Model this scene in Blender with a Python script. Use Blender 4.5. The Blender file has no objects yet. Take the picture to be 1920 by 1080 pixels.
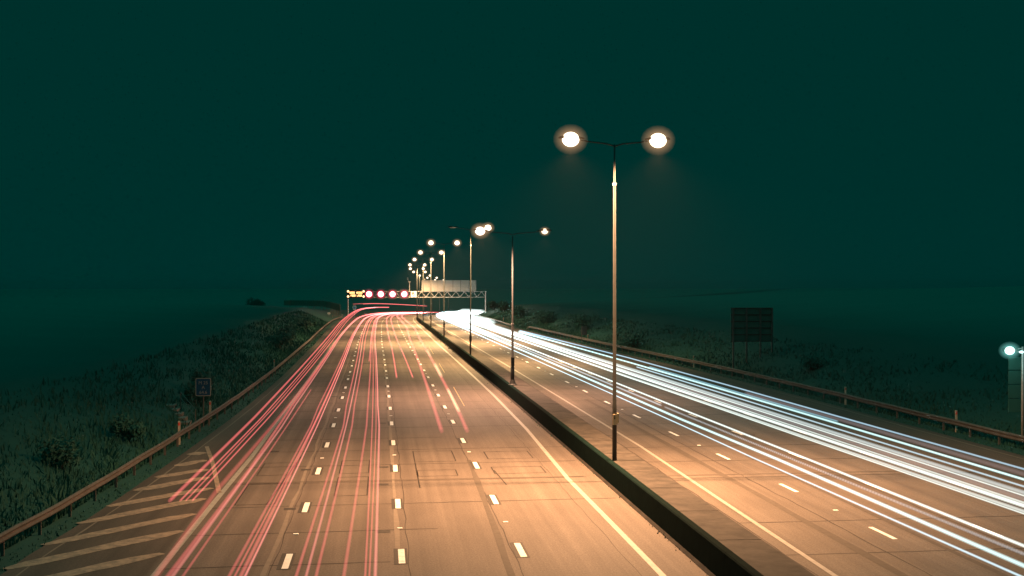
import bpy, math, random
import numpy as np
from mathutils import Vector, Matrix
R = math.radians
random.seed(7)
rng = np.random.default_rng(7)
scene = bpy.context.scene
col = scene.collection

# ------------------------------------------------------------------ camera, world, exposure
CAM_H, F_PX, YAW = 8.4, 2265.0, math.atan((960 - 717) / 2265.0)
cam_d = bpy.data.cameras.new('camera')
cam = bpy.data.objects.new('camera', cam_d)
col.objects.link(cam)
cam_d.sensor_width = 36
cam_d.lens = F_PX / 1920 * 36
cam_d.clip_start, cam_d.clip_end = 0.1, 12000
cam_d.shift_y = -(-5) / 1920 * -1          # the horizon sits 5 px above the middle of the frame
cam.location = (0, 0, CAM_H)
cam.rotation_euler = (R(90), 0, -YAW)
scene.camera = cam

world = bpy.data.worlds.new('World')
scene.world = world
world.use_nodes = True
wn, wl = world.node_tree.nodes, world.node_tree.links
wn.clear()
w_out = wn.new('ShaderNodeOutputWorld')
w_bg = wn.new('ShaderNodeBackground')
w_tc = wn.new('ShaderNodeTexCoord')
w_sep = wn.new('ShaderNodeSeparateXYZ')
w_map = wn.new('ShaderNodeMapRange')
w_map.interpolation_type = 'SMOOTHSTEP'
w_map.inputs[1].default_value, w_map.inputs[2].default_value = 0.28, 0.75
w_mix = wn.new('ShaderNodeMix')
w_mix.data_type = 'RGBA'
SKY_LOW, SKY_HIGH = (0.0000, 0.0290, 0.0240, 1), (0.0, 0.285, 0.24, 1)
w_mix.inputs[6].default_value, w_mix.inputs[7].default_value = SKY_LOW, SKY_HIGH
wl.new(w_tc.outputs['Generated'], w_sep.inputs[0])
wl.new(w_sep.outputs['Z'], w_map.inputs[0])
wl.new(w_map.outputs[0], w_mix.inputs[0])
wl.new(w_mix.outputs[2], w_bg.inputs['Color'])
w_bg.inputs['Strength'].default_value = 1.0
wl.new(w_bg.outputs[0], w_out.inputs['Surface'])

vs = scene.view_settings
vs.view_transform, vs.look, vs.gamma, vs.exposure = 'Standard', 'None', 1.0, 0.0
vs.use_curve_mapping = False
scene.render.engine = 'CYCLES'
cy = scene.cycles
cy.use_denoising = True
cy.max_bounces, cy.diffuse_bounces, cy.glossy_bounces = 6, 2, 2
cy.transparent_max_bounces = 160
cy.volume_bounces = 0
cy.sample_clamp_indirect = 3.0
cy.caustics_reflective = cy.caustics_refractive = False
LAMP_W = 40000.0                            # power of one 13 m street lantern
HAZE = 0.00007

# ------------------------------------------------------------------ helpers
def tag(o, label=None, cat=None, group=None, kind=None):
    if label: o['label'] = label
    if cat: o['category'] = cat
    if group: o['group'] = group
    if kind: o['kind'] = kind
    return o

def empty(name, loc, rz=0.0):
    o = bpy.data.objects.new(name, None)
    o.empty_display_size = 0.3
    o.location, o.rotation_euler = loc, (0, 0, rz)
    col.objects.link(o)
    return o

class MB:
    """collects vertices and faces of one mesh"""
    def __init__(s): s.v, s.f, s.uv, s.sm = [], [], None, False
    def quad(s, a, b, c, d):
        n = len(s.v); s.v += [tuple(a), tuple(b), tuple(c), tuple(d)]; s.f.append((n, n+1, n+2, n+3)); return s
    def box(s, x0, x1, y0, y1, z0, z1, bev=0.0):
        n = len(s.v)
        if bev <= 0:
            s.v += [(x, y, z) for z in (z0, z1) for y in (y0, y1) for x in (x0, x1)]
            for q in ((0, 2, 3, 1), (4, 5, 7, 6), (0, 1, 5, 4), (2, 6, 7, 3), (0, 4, 6, 2), (1, 3, 7, 5)):
                s.f.append(tuple(n + i for i in q))
        else:
            b = bev
            ring = lambda i, z: [(x0+b-i, y0-i+b, z), (x1-b+i, y0-i+b, z), (x1-b+i, y1-b+i, z), (x0+b-i, y1-b+i, z)]
            lv = [ring(0, z0), ring(b, z0+b), ring(b, z1-b), ring(0, z1)]
            for l in lv: s.v += l
            s.f.append((n+3, n+2, n+1, n))
            for k in range(3):
                for i in range(4):
                    j = (i+1) % 4
                    s.f.append((n+4*k+i, n+4*k+j, n+4*k+4+j, n+4*k+4+i))
            s.f.append((n+12, n+13, n+14, n+15))
        return s
    def tube(s, pts, rad, seg=10, cap=True):
        pts = [Vector(p) for p in pts]
        if not hasattr(rad, '__len__'): rad = [rad] * len(pts)
        n = len(s.v)
        for i, p in enumerate(pts):
            t = (pts[min(i+1, len(pts)-1)] - pts[max(i-1, 0)]).normalized()
            up = Vector((0, 0, 1)) if abs(t.z) < .95 else Vector((1, 0, 0))
            a = t.cross(up).normalized(); b = a.cross(t)
            for k in range(seg):
                an = 2*math.pi*k/seg
                s.v.append(tuple(p + rad[i]*(math.cos(an)*a + math.sin(an)*b)))
        for i in range(len(pts)-1):
            for k in range(seg):
                k2 = (k+1) % seg
                s.f.append((n+i*seg+k, n+i*seg+k2, n+(i+1)*seg+k2, n+(i+1)*seg+k))
        if cap:
            s.f.append(tuple(n+k for k in reversed(range(seg))))
            s.f.append(tuple(n+(len(pts)-1)*seg+k for k in range(seg)))
        return s
    def ellipsoid(s, c, rx, ry, rz, nu=20, nv=12, v0=-90, v1=90):
        n = len(s.v)
        for j in range(nv+1):
            la = R(v0 + (v1-v0)*j/nv)
            for i in range(nu):
                lo = 2*math.pi*i/nu
                s.v.append((c[0]+rx*math.cos(la)*math.cos(lo), c[1]+ry*math.cos(la)*math.sin(lo), c[2]+rz*math.sin(la)))
        for j in range(nv):
            for i in range(nu):
                i2 = (i+1) % nu
                s.f.append((n+j*nu+i, n+j*nu+i2, n+(j+1)*nu+i2, n+(j+1)*nu+i))
        return s
    def bar(s, a, b, w=0.05, h=None):
        """rectangular bar from a to b"""
        h = h or w
        a, b = Vector(a), Vector(b); t = (b-a).normalized()
        up = Vector((0, 0, 1)) if abs(t.z) < .95 else Vector((0, 1, 0))
        x = t.cross(up).normalized()*w/2; y = x.cross(t).normalized()*h/2
        n = len(s.v)
        for p in (a, b): s.v += [tuple(p-x-y), tuple(p+x-y), tuple(p+x+y), tuple(p-x+y)]
        for q in ((0, 1, 2, 3), (7, 6, 5, 4), (0, 4, 5, 1), (1, 5, 6, 2), (2, 6, 7, 3), (3, 7, 4, 0)):
            s.f.append(tuple(n+i for i in q))
        return s
    def build(s, name, mat, parent=None, loc=(0, 0, 0), smooth=False, local=False):
        me = bpy.data.meshes.new(name)
        L = Vector(loc)
        vv = s.v if local else [(x-L.x, y-L.y, z-L.z) for x, y, z in s.v]
        me.from_pydata(vv, [], s.f)
        if s.uv is not None:
            ul = me.uv_layers.new(name='road')
            idx = np.empty(len(me.loops), dtype=np.int32); me.loops.foreach_get('vertex_index', idx)
            ul.data.foreach_set('uv', np.asarray(s.uv, dtype=np.float32)[idx].ravel())
        if smooth or s.sm: me.polygons.foreach_set('use_smooth', [True]*len(me.polygons))
        me.update()
        o = bpy.data.objects.new(name, me)
        o.location = L
        col.objects.link(o)
        if mat: me.materials.append(mat)
        if parent: o.parent = parent
        return o

def copy_tree(o, parent=None):
    c = o.copy(); col.objects.link(c); c.parent = parent
    for ch in list(o.children): copy_tree(ch, c)
    return c

# ------------------------------------------------------------------ road geometry: x of the middle lane line along y, and the fall of the road
_YS = [-60, 0, 37, 55, 82, 92, 130, 176, 230, 270, 313, 358, 403, 448, 493]
_XS = [.5, .55, .6, .6, .55, .5, .3, -.1, -.2, -.2, 0, 1.0, 3.1, 6.4, 10.9]
_y = np.arange(-60, 1000, 1.0)
_x = np.interp(_y, _YS, _XS)
_far = _y > 493
_q = _y[_far] - 493
_x[_far] = 10.9 + .118*_q + 3.2e-4*_q**2
_k = np.ones(41)/41; _pad = np.pad(_x, 20, mode='reflect', reflect_type='odd')
_x = np.convolve(_pad, _k, mode='valid')
def XC(y):
    if y > 930: return float(_x[990-1]) + (y-930)*.38
    return float(np.interp(y, _y, _x))
def ZR(y):
    if y < 150: return 0.0
    if y < 600: return -3.05e-5*(y-150)**2
    q = min(y, 1000)-600
    return -6.176 - .02745*q + .02745/800*q*q
def P(y, o, z=0.0):
    m = (XC(y+1)-XC(y-1))/2
    n = math.hypot(1, m)
    return (XC(y)+o/n, y-o*m/n, ZR(y)+z)
LRAIL = ([-40, 0, 20, 39, 43.5, 50, 60, 75, 87, 112, 175, 293, 330, 353, 420, 1000], [-14.6, -13.6, -12.7, -12.3, -11.95, -11.65, -11.3, -10.85, -10.6, -10.35, -10.3, -11.9, -12.2, -12.3, -12.5, -12.5])
RRAIL = ([-40, 58, 85, 108, 125, 147, 178, 234, 300, 1000], [31.8, 31.75, 31.9, 31.7, 31.1, 30.1, 29.2, 28.4, 27.6, 27.5])
LR = lambda y: float(np.interp(y, *LRAIL))
RR = lambda y: float(np.interp(y, *RRAIL))
LEDGE = lambda y: float(np.interp(y, [0, 36, 50, 60, 400], [-7.2, -7.15, -7.05, -6.95, -7.05]))
REDGE = lambda y: float(np.interp(y, [0, 35, 52, 70, 92, 400], [7.45, 7.47, 7.42, 7.8, 7.95, 8.0]))
RSOLID = lambda y: float(np.interp(y, [0, 34, 45, 62, 76, 400], [12.2, 12.42, 12.55, 12.8, 12.75, 12.3]))
RDASH = lambda y: float(np.interp(y, [0, 39, 48, 57, 66, 76, 85, 400], [16.5, 16.27, 16.15, 16.03, 15.82, 15.65, 15.5, 15.4]))
def ysteps(y0, y1):
    ys, y = [], y0
    while y < y1:
        ys.append(y); y += 2.0 if y < 140 else 4.0 if y < 400 else 8.0
    return ys + [y1]

# ------------------------------------------------------------------ materials
def mat(name, color, rough=.7, metal=0.0, noise=None, bump=0.0, scale=6.0, coord='Object', spec=.3):
    m = bpy.data.materials.new(name); m.use_nodes = True
    nt = m.node_tree; b = nt.nodes['Principled BSDF']
    b.inputs['Base Color'].default_value = (*color, 1)
    b.inputs['Roughness'].default_value = rough
    b.inputs['Metallic'].default_value = metal
    b.inputs['Specular IOR Level'].default_value = spec
    if noise or bump:
        tc = nt.nodes.new('ShaderNodeTexCoord'); n1 = nt.nodes.new('ShaderNodeTexNoise')
        n1.inputs['Scale'].default_value = scale; n1.inputs['Detail'].default_value = 6
        n1.inputs['Roughness'].default_value = .65
        nt.links.new(tc.outputs[coord], n1.inputs['Vector'])
        if noise:
            mp = nt.nodes.new('ShaderNodeMapRange'); mp.inputs[1].default_value, mp.inputs[2].default_value = .3, .7
            mx = nt.nodes.new('ShaderNodeMix'); mx.data_type = 'RGBA'
            mx.inputs[6].default_value = (*color, 1); mx.inputs[7].default_value = (*noise, 1)
            nt.links.new(n1.outputs['Fac'], mp.inputs[0]); nt.links.new(mp.outputs[0], mx.inputs[0])
            nt.links.new(mx.outputs[2], b.inputs['Base Color'])
        if bump:
            bp = nt.nodes.new('ShaderNodeBump'); bp.inputs['Strength'].default_value = bump; bp.inputs['Distance'].default_value = .02
            nt.links.new(n1.outputs['Fac'], bp.inputs['Height']); nt.links.new(bp.outputs[0], b.inputs['Normal'])
    return m

def road_mat(name, c0, c1, shoulder, edge_lo, edge_hi, lanes):
    """concrete carriageway: aggregate speckle, long streaks, wheel tracks, stains; a darker hard shoulder"""
    m = bpy.data.materials.new(name); m.use_nodes = True
    nt = m.node_tree; N, L = nt.nodes, nt.links; b = N['Principled BSDF']
    uv = N.new('ShaderNodeUVMap'); uv.uv_map = 'road'
    def noise(sx, sy, scale, detail=4, rough=.6):
        mp = N.new('ShaderNodeMapping'); mp.inputs['Scale'].default_value = (sx, sy, 1)
        n = N.new('ShaderNodeTexNoise'); n.inputs['Scale'].default_value = scale; n.inputs['Detail'].default_value = detail; n.inputs['Roughness'].default_value = rough
        L.new(uv.outputs[0], mp.inputs[0]); L.new(mp.outputs[0], n.inputs['Vector']); return n.outputs['Fac']
    def rng_(x, a, b_, c, d):
        r = N.new('ShaderNodeMapRange'); r.inputs[1].default_value, r.inputs[2].default_value, r.inputs[3].default_value, r.inputs[4].default_value = a, b_, c, d
        L.new(x, r.inputs[0]); return r.outputs[0]
    def mul(x, y):
        k = N.new('ShaderNodeMath'); k.operation = 'MULTIPLY'; L.new(x, k.inputs[0]); L.new(y, k.inputs[1]); return k.outputs[0]
    blot = rng_(noise(1, .35, .55, 5), .3, .7, .86, 1.12)
    streak = rng_(noise(1, .012, 2.2, 4), .3, .7, .80, 1.18)
    speck = rng_(noise(1, .7, 17, 4, .9), .3, .7, .58, 1.42)
    fine = rng_(noise(1, 1, 9, 4, .8), .3, .7, .88, 1.12)
    tot = mul(mul(blot, streak), mul(speck, fine))
    # wheel tracks: a cosine across each lane
    sep = N.new('ShaderNodeSeparateXYZ'); L.new(uv.outputs[0], sep.inputs[0])
    ph = N.new('ShaderNodeMath'); ph.operation = 'MULTIPLY_ADD'; ph.inputs[1].default_value = 2*math.pi/1.87; ph.inputs[2].default_value = lanes
    L.new(sep.outputs[0], ph.inputs[0])
    cs = N.new('ShaderNodeMath'); cs.operation = 'COSINE'; L.new(ph.outputs[0], cs.inputs[0])
    tot = mul(tot, rng_(cs.outputs[0], -1, 1, .93, 1.05))
    mx = N.new('ShaderNodeMix'); mx.data_type = 'RGBA'; mx.inputs[6].default_value = (*c0, 1); mx.inputs[7].default_value = (*c1, 1)
    L.new(noise(1, .2, .25, 4), mx.inputs[0])
    sh = N.new('ShaderNodeMix'); sh.data_type = 'RGBA'; sh.inputs[7].default_value = (*shoulder, 1)
    L.new(mx.outputs[2], sh.inputs[6]); L.new(rng_(sep.outputs[0], edge_lo, edge_hi, 0, 1), sh.inputs[0])
    hs = N.new('ShaderNodeMix'); hs.data_type = 'RGBA'; hs.blend_type = 'MULTIPLY'; hs.inputs[0].default_value = 1
    L.new(sh.outputs[2], hs.inputs[6]); L.new(tot, hs.inputs[7]); L.new(hs.outputs[2], b.inputs['Base Color'])
    b.inputs['Roughness'].default_value = .78; b.inputs['Specular IOR Level'].default_value = .25
    bp = N.new('ShaderNodeBump'); bp.inputs['Strength'].default_value = .35; bp.inputs['Distance'].default_value = .01
    L.new(noise(1, 1, 60, 3, .7), bp.inputs['Height']); L.new(bp.outputs[0], b.inputs['Normal'])
    return m

def paint_mat(name, color, worn, amount):
    m = bpy.data.materials.new(name); m.use_nodes = True
    nt = m.node_tree; N, L = nt.nodes, nt.links; b = N['Principled BSDF']
    tc = N.new('ShaderNodeTexCoord'); n = N.new('ShaderNodeTexNoise'); n.inputs['Scale'].default_value = 3.0; n.inputs['Detail'].default_value = 8; n.inputs['Roughness'].default_value = .75
    L.new(tc.outputs['Object'], n.inputs['Vector'])
    r = N.new('ShaderNodeMapRange'); r.inputs[1].default_value, r.inputs[2].default_value = amount-.12, amount+.12
    L.new(n.outputs['Fac'], r.inputs[0])
    mx = N.new('ShaderNodeMix'); mx.data_type = 'RGBA'; mx.inputs[6].default_value = (*worn, 1); mx.inputs[7].default_value = (*color, 1)
    L.new(r.outputs[0], mx.inputs[0]); L.new(mx.outputs[2], b.inputs['Base Color'])
    b.inputs['Roughness'].default_value = .6
    return m

def emit(name, color, strength):
    m = bpy.data.materials.new(name); m.use_nodes = True
    nt = m.node_tree; nt.nodes.clear()
    o = nt.nodes.new('ShaderNodeOutputMaterial'); e = nt.nodes.new('ShaderNodeEmission')
    e.inputs[0].default_value = (*color, 1); e.inputs[1].default_value = strength
    nt.links.new(e.outputs[0], o.inputs['Surface'])
    m.cycles.emission_sampling = 'NONE'
    return m

def glow(name, color, strength):
    """light that adds to what lies behind it; made stronger far off, where the streaks build up brighter"""
    m = bpy.data.materials.new(name); m.use_nodes = True
    nt = m.node_tree; nt.nodes.clear()
    o = nt.nodes.new('ShaderNodeOutputMaterial'); e = nt.nodes.new('ShaderNodeEmission'); t = nt.nodes.new('ShaderNodeBsdfTransparent'); a = nt.nodes.new('ShaderNodeAddShader')
    at = nt.nodes.new('ShaderNodeAttribute'); at.attribute_name = 'power'
    k = nt.nodes.new('ShaderNodeMath'); k.operation = 'MULTIPLY'; k.inputs[1].default_value = strength
    e.inputs[0].default_value = (*color, 1)
    nt.links.new(at.outputs['Fac'], k.inputs[0]); nt.links.new(k.outputs[0], e.inputs[1])
    nt.links.new(e.outputs[0], a.inputs[0]); nt.links.new(t.outputs[0], a.inputs[1]); nt.links.new(a.outputs[0], o.inputs['Surface'])
    m.cycles.emission_sampling = 'NONE'
    return m

M = dict(
    road_l=road_mat('concrete_road_left', (.110, .092, .079), (.091, .076, .065), (.066, .053, .045), -7.25, -7.5, .9),
    road_r=road_mat('concrete_road_right', (.107, .090, .077), (.088, .074, .063), (.066, .053, .045), 26.7, 27.0, .2),
    soil=mat('soil', (.006, .049, .041), .95, noise=(.009, .052, .042), bump=.6, scale=3.0),
    white=paint_mat('road_paint', (.72, .72, .70), (.36, .34, .31), .38),
    edge=paint_mat('worn_edge_paint', (.26, .245, .222), (.175, .16, .142), .44),
    hatch=paint_mat('worn_hatching_paint', (.30, .215, .155), (.105, .082, .066), .47),
    black=mat('bitumen', (.03, .028, .026), .8, noise=(.05, .045, .04), scale=8),
    joint=mat('joint_sealant', (.015, .0125, .0105), .85, noise=(.036, .031, .026), scale=5),
    band=mat('dark_strip', (.05, .042, .034), .85, noise=(.075, .064, .054), scale=4),
    seam=mat('pale_seam', (.165, .14, .116), .85, noise=(.125, .106, .088), scale=3),
    crete=mat('shade_toned_concrete', (.006, .015, .013), .95, noise=(.003, .009, .008), bump=.4, scale=2.2, spec=.02),  # unlit teal shade of the barrier face put into the base colour
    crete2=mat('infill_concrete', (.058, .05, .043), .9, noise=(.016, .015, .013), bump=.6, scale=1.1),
    galv=mat('galvanised_steel', (.42, .42, .41), .55, .35, noise=(.30, .30, .29), scale=5),
    rail=mat('weathered_rail', (.115, .105, .097), .6, .1, noise=(.065, .06, .055), scale=2.5),
    pole=mat('column_paint', (.030, .034, .034), .6, .0, noise=(.021, .024, .024), scale=3),
    dark=mat('dark_paint', (.03, .032, .03), .5),
    box=mat('cream_box', (.45, .38, .26), .6, noise=(.38, .31, .21), scale=9),
    board=mat('sign_back_aluminium', (.42, .39, .35), .6, .05, noise=(.36, .335, .30), scale=.8),
    dull=mat('dull_sign_back', (.026, .115, .095), .8, noise=(.020, .095, .08), scale=1.2),
    signwhite=mat('white_sign_face', (.78, .78, .75), .45),
    signblue=mat('blue_sign_face', (.006, .05, .11), .45),
    dimwhite=mat('dimmed_white_sign_face', (.26, .24, .23), .5),  # white darkened for the weak light on the location sign
    skyblue=mat('bright_blue_sign_face', (.10, .38, .62), .45),
    post=mat('marker_post_plastic', (.42, .36, .29), .6),
    red=mat('red_reflector', (.65, .06, .04), .4),
    timber=mat('fence_timber', (.20, .17, .13), .9, noise=(.14, .115, .085), scale=1.5),
    stone=mat('step_concrete', (.18, .17, .15), .9, noise=(.12, .11, .10), scale=4),
    grass=mat('grass_blades', (.009, .068, .053), .8, noise=(.015, .072, .053), scale=.8, coord='Object'),
    leaf=mat('shrub_leaves', (.009, .066, .052), .75, noise=(.015, .070, .052), scale=1.1),
    bark=mat('bark', (.06, .05, .04), .9, noise=(.09, .075, .06), scale=8),
    bulb=emit('sodium_bowl', (1.0, .86, .62), 3.2),
    bulb_pink=emit('pinkish_bowl', (1.0, .80, .68), 3.2),
    bulb_dim=emit('dim_bowl', (1.0, .78, .52), 2.0),
    halo=None,
    bulb_off=mat('unlit_bowl', (.5, .5, .48), .2),
    flood=emit('cold_flood_glass', (.62, 1.0, .93), 2.2),
    amber=emit('amber_leds', (1.0, .55, .20), 3.2),
    amber_hot=emit('amber_lantern', (1.0, .62, .28), 3.0),
    led_red=emit('red_leds', (1.0, .07, .15), 1.15),
    led_white=emit('white_leds', (1.0, .86, .82), 5.0),
)

def soft_shell(name, color, strength):  # additive glow shells standing in for lens bloom, no part of the lamps
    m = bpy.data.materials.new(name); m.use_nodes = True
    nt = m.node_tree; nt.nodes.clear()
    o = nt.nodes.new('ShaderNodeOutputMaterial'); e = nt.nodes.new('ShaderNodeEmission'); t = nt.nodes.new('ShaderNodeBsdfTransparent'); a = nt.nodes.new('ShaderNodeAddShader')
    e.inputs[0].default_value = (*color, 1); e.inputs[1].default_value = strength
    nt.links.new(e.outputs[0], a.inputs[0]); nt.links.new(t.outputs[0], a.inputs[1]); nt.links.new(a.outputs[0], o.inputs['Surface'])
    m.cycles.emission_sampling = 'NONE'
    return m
M['halo'] = soft_shell('bloom_shells', (1.0, .55, .27), .0085)
M['halo_red'] = soft_shell('red_bloom_shells', (1.0, .10, .20), .02)
M['halo_cold'] = soft_shell('cold_bloom_shells', (.30, 1.0, .90), .014)

# ------------------------------------------------------------------ ground and carriageways
DL = [4000, 1200, 400, 150, 70, 40, 26, 18, 13, 10, 8, 6.5, 5, 4, 3, 2, 1.2, .5]
def bank_l(d, y):
    k = float(np.interp(y, [0, 60, 320, 370, 480], [.9, 1, 1, .75, .5]))
    h = 0 if d < .5 else min(3.4, (d-.5)*.46) + (0 if d < 9 else min(3.0, (d-9)*.05))
    return h*k
def bank_r(d, y):
    h = 0 if d < .5 else min(4.2, (d-.5)*.46) + (0 if d < 10 else min(5.0, (d-10)*.05))
    return h*float(np.interp(y, [0, 300, 420, 600], [1, 1, .8, .7]))
g = MB(); rows = []
gy = ysteps(-30, 520) + [560, 620, 700, 800, 1000, 1400, 2000, 3200, 6000]
for y in gy:
    xl, xr = XC(y)+LR(y), XC(y)+RR(y); z0 = ZR(y)-.04
    row = []
    for d in DL:
        wob = .12*math.sin(y*.31+d*1.7)+.10*math.sin(y*.13-d*.9) if .6 < d < 60 else 0
        row.append((xl-d, y, z0+bank_l(d, y)+wob*min(1, d/3)))
    for t in np.linspace(0, 1, 14): row.append((xl+(xr-xl)*t, y, z0))
    for d in reversed(DL):
        wob = .12*math.sin(y*.27+d*1.3)+.10*math.sin(y*.17-d*1.1) if .6 < d < 60 else 0
        row.append((xr+d, y, z0+bank_r(d, y)+wob*min(1, d/3)))
    rows.append(len(g.v)); g.v += row
w_ = len(DL)*2+14
for a, b in zip(rows[:-1], rows[1:]):
    for i in range(w_-1): g.f.append((a+i, a+i+1, b+i+1, b+i))
gob = tag(g.build('ground', M['soil'], smooth=True), kind='structure')
# haze put into the ground colour: paler beyond the verges, to meet the sky
fa = gob.data.attributes.new('far_haze_tint', 'FLOAT', 'POINT')
_fd = [max(0.0, min(1.0, (d-8)/25)) for d in DL]
fa.data.foreach_set('value', (_fd+[0.0]*14+_fd[::-1])*len(rows))
_nt = M['soil'].node_tree; _b = _nt.nodes['Principled BSDF']; _src = _b.inputs['Base Color'].links[0].from_socket
_at = _nt.nodes.new('ShaderNodeAttribute'); _at.attribute_name = 'far_haze_tint'
_mx = _nt.nodes.new('ShaderNodeMix'); _mx.data_type = 'RGBA'; _mx.inputs[7].default_value = (.010, .104, .086, 1)
_nt.links.new(_at.outputs['Fac'], _mx.inputs[0]); _nt.links.new(_src, _mx.inputs[6]); _nt.links.new(_mx.outputs[2], _b.inputs['Base Color'])

def ground_z(x, y):
    xl, xr = XC(y)+LR(y), XC(y)+RR(y)
    if x < xl: return ZR(y)-.04+bank_l(xl-x, y)
    if x > xr: return ZR(y)-.04+bank_r(x-xr, y)
    return ZR(y)-.04

def sheet(name, lo, hi, m, n=10, y0=-25, y1=760):
    s = MB(); s.uv = []; rws = []
    for y in ysteps(y0, y1):
        rws.append(len(s.v))
        for t in np.linspace(0, 1, n+1):
            o = lo(y)+(hi(y)-lo(y))*t
            s.v.append(P(y, o, 0)); s.uv.append((o, y))
    for a, b in zip(rws[:-1], rws[1:]):
        for i in range(n): s.f.append((a+i, a+i+1, b+i+1, b+i))
    return tag(s.build(name, m, smooth=True), kind='structure')
sheet('road', lambda y: LR(y)+.75, lambda y: 8.93, M['road_l'])
sheet('road', lambda y: 10.62, lambda y: RR(y)-.9, M['road_r'])

def strip(mb, pts, width, z=.004):
    """flat ribbon along points (offset, y)"""
    n = len(mb.v)
    ws = width if hasattr(width, '__len__') else [width]*len(pts)
    for i, (o, y) in enumerate(pts):
        a, b = pts[max(i-1, 0)], pts[min(i+1, len(pts)-1)]
        dx, dy = b[0]-a[0], b[1]-a[1]; l = math.hypot(dx, dy) or 1
        nx, ny = dy/l*ws[i]/2, -dx/l*ws[i]/2
        mb.v.append(P(y-ny, o-nx, z)); mb.v.append(P(y+ny, o+nx, z))
    for i in range(len(pts)-1): mb.f.append((n+2*i, n+2*i+1, n+2*i+3, n+2*i+2))

# joints, seams, dark strips, loop cuts
jt, bd, sm, bk = MB(), MB(), MB(), MB()
yy = 31.6
while yy < 330:
    for lo, hi, sl in ((-7.1, 8.9, .035), (10.7, 26.9, .02)):
        if random.random() < .05: continue
        pts, o = [], lo
        a = yy + random.uniform(-.25, .25)
        while o < hi:
            pts.append((o, a+(o-lo)*sl+random.uniform(-.03, .03))); o += random.uniform(.5, 1.1)
        cut = random.random()
        if cut < .25: pts = pts[:int(len(pts)*random.uniform(.5, .9))]
        if len(pts) > 1: strip(jt, pts, [random.uniform(.045, .09)*(1+yy/160) for _ in pts], .003)
    yy += 5.0
def wavy(o0, y0, y1, w, amp=.04, step=1.2, f=None):
    pts, y = [], y0
    while y < y1: pts.append(((f(y) if f else 0)+o0+random.uniform(-amp, amp), y)); y += step
    return pts, [w*random.uniform(.6, 1.3) for _ in pts]
for o0, w in ((-3.85, .022), (.22, .025), (3.5, .03), (6.85, .02)): p_, w__ = wavy(o0, 28, 220, w); strip(jt, p_, w__, .0035)
p_, w__ = wavy(-4.0, 31, 150, .13, .05, 2.4); strip(sm, p_, w__, .005)
p_, w__ = wavy(-.12, 37, 160, .17, .02, 3.0); strip(sm, p_, w__, .005)
p_, w__ = wavy(0, 28, 60, .22, .02, 3.0, lambda y: 3.05+.018*(y-30)); strip(bd, p_, w__, .005)
for o0, w in ((19.6, .05), (23.4, .05), (11.9, .05), (15.2, .05)): p_, w__ = wavy(o0, 28, 200, w); strip(jt, p_, w__, .0035)
p_, w__ = wavy(14.4, 28, 90, .28, .02, 3.0); strip(bd, p_, w__, .005)
p_, w__ = wavy(17.3, 28, 60, .22, .02, 3.0); strip(bd, p_, w__, .005)
for y, w in ((52.2, .22), (133.5, .45)):  # darker bands laid across both carriageways
    for lo, hi in ((-7, 8.9), (10.7, 24)):
        pts = [(o, y+(o-lo)*.02+random.uniform(-.02, .02)) for o in np.arange(lo, hi, .8)]
        strip(bd, pts, [w*random.uniform(.7, 1.2) for _ in pts], .0055)
def loop(o0, o1, y0, y1, w=.05):
    for a, b in (((o0, y0), (o1, y0+.08)), ((o1, y0+.08), (o1, y1)), ((o1, y1), (o0, y1-.05)), ((o0, y1-.05), (o0, y0))):
        strip(jt, [a, b], w, .0065)
loop(.95, 2.9, 57.6, 61.3); loop(.97, 2.72, 53.2, 55.0); loop(4.5, 6.7, 58.2, 60.8); loop(4.4, 6.7, 53.6, 55.6)
loop(-2.5, -1.2, 54.4, 58.4); loop(-2.5, -1.2, 48.6, 53.4); loop(-6.1, -4.6, 54.2, 58.0); loop(-6.2, -4.7, 47.0, 52.0)
strip(jt, [(.95, 57.4), (.95, 50.2)], .06, .0065); strip(jt, [(4.45, 54.6), (4.6, 50.6)], .05, .0065); strip(jt, [(-4.55, 60), (-5.0, 47)], .06, .0065)
for o, y in ((-.53, 56.1), (-.56, 51.2), (-.55, 41.4), (-4.05, 55.7), (-4.05, 46.0), (-.55, 74), (-4.1, 92), (-6.0, 62)):
    strip(bk, [(o-.22, y), (o+.22, y+.02)], .42, .0075)
strip(bk, [(19.3, 66.2), (20.2, 65.9)], .35, .0075)
p_ = [(11.6+.7*i+random.uniform(-.1, .1), 52+random.uniform(-.3, .3)) for i in range(3)]
for mb, m in ((jt, 'joint'), (bd, 'band'), (sm, 'seam'), (bk, 'black')):
    tag(mb.build('road_surface_joints', M[m]), kind='structure')
# pale spalled cracks in both carriageways
pc = MB()
for o, y in ((14.1, 58.5), (14.6, 51.0), (13.2, 55.0), (4.6, 61.2), (4.7, 57.2), (16.0, 60), (15.4, 49.5)):
    for _ in range(3):
        a, b = o+random.uniform(-.6, .9), y+random.uniform(-1.2, 1.2)
        an = random.choice((0, 1.2, 1.6)); l = random.uniform(.15, .5)
        strip(pc, [(a, b), (a+l*math.cos(an)*.6, b+l*math.sin(an)*.7), (a+l*math.cos(an), b+l*math.sin(an))], random.uniform(.015, .035), .007)
tag(pc.build('road_cracks', M['seam']), kind='structure')

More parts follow.
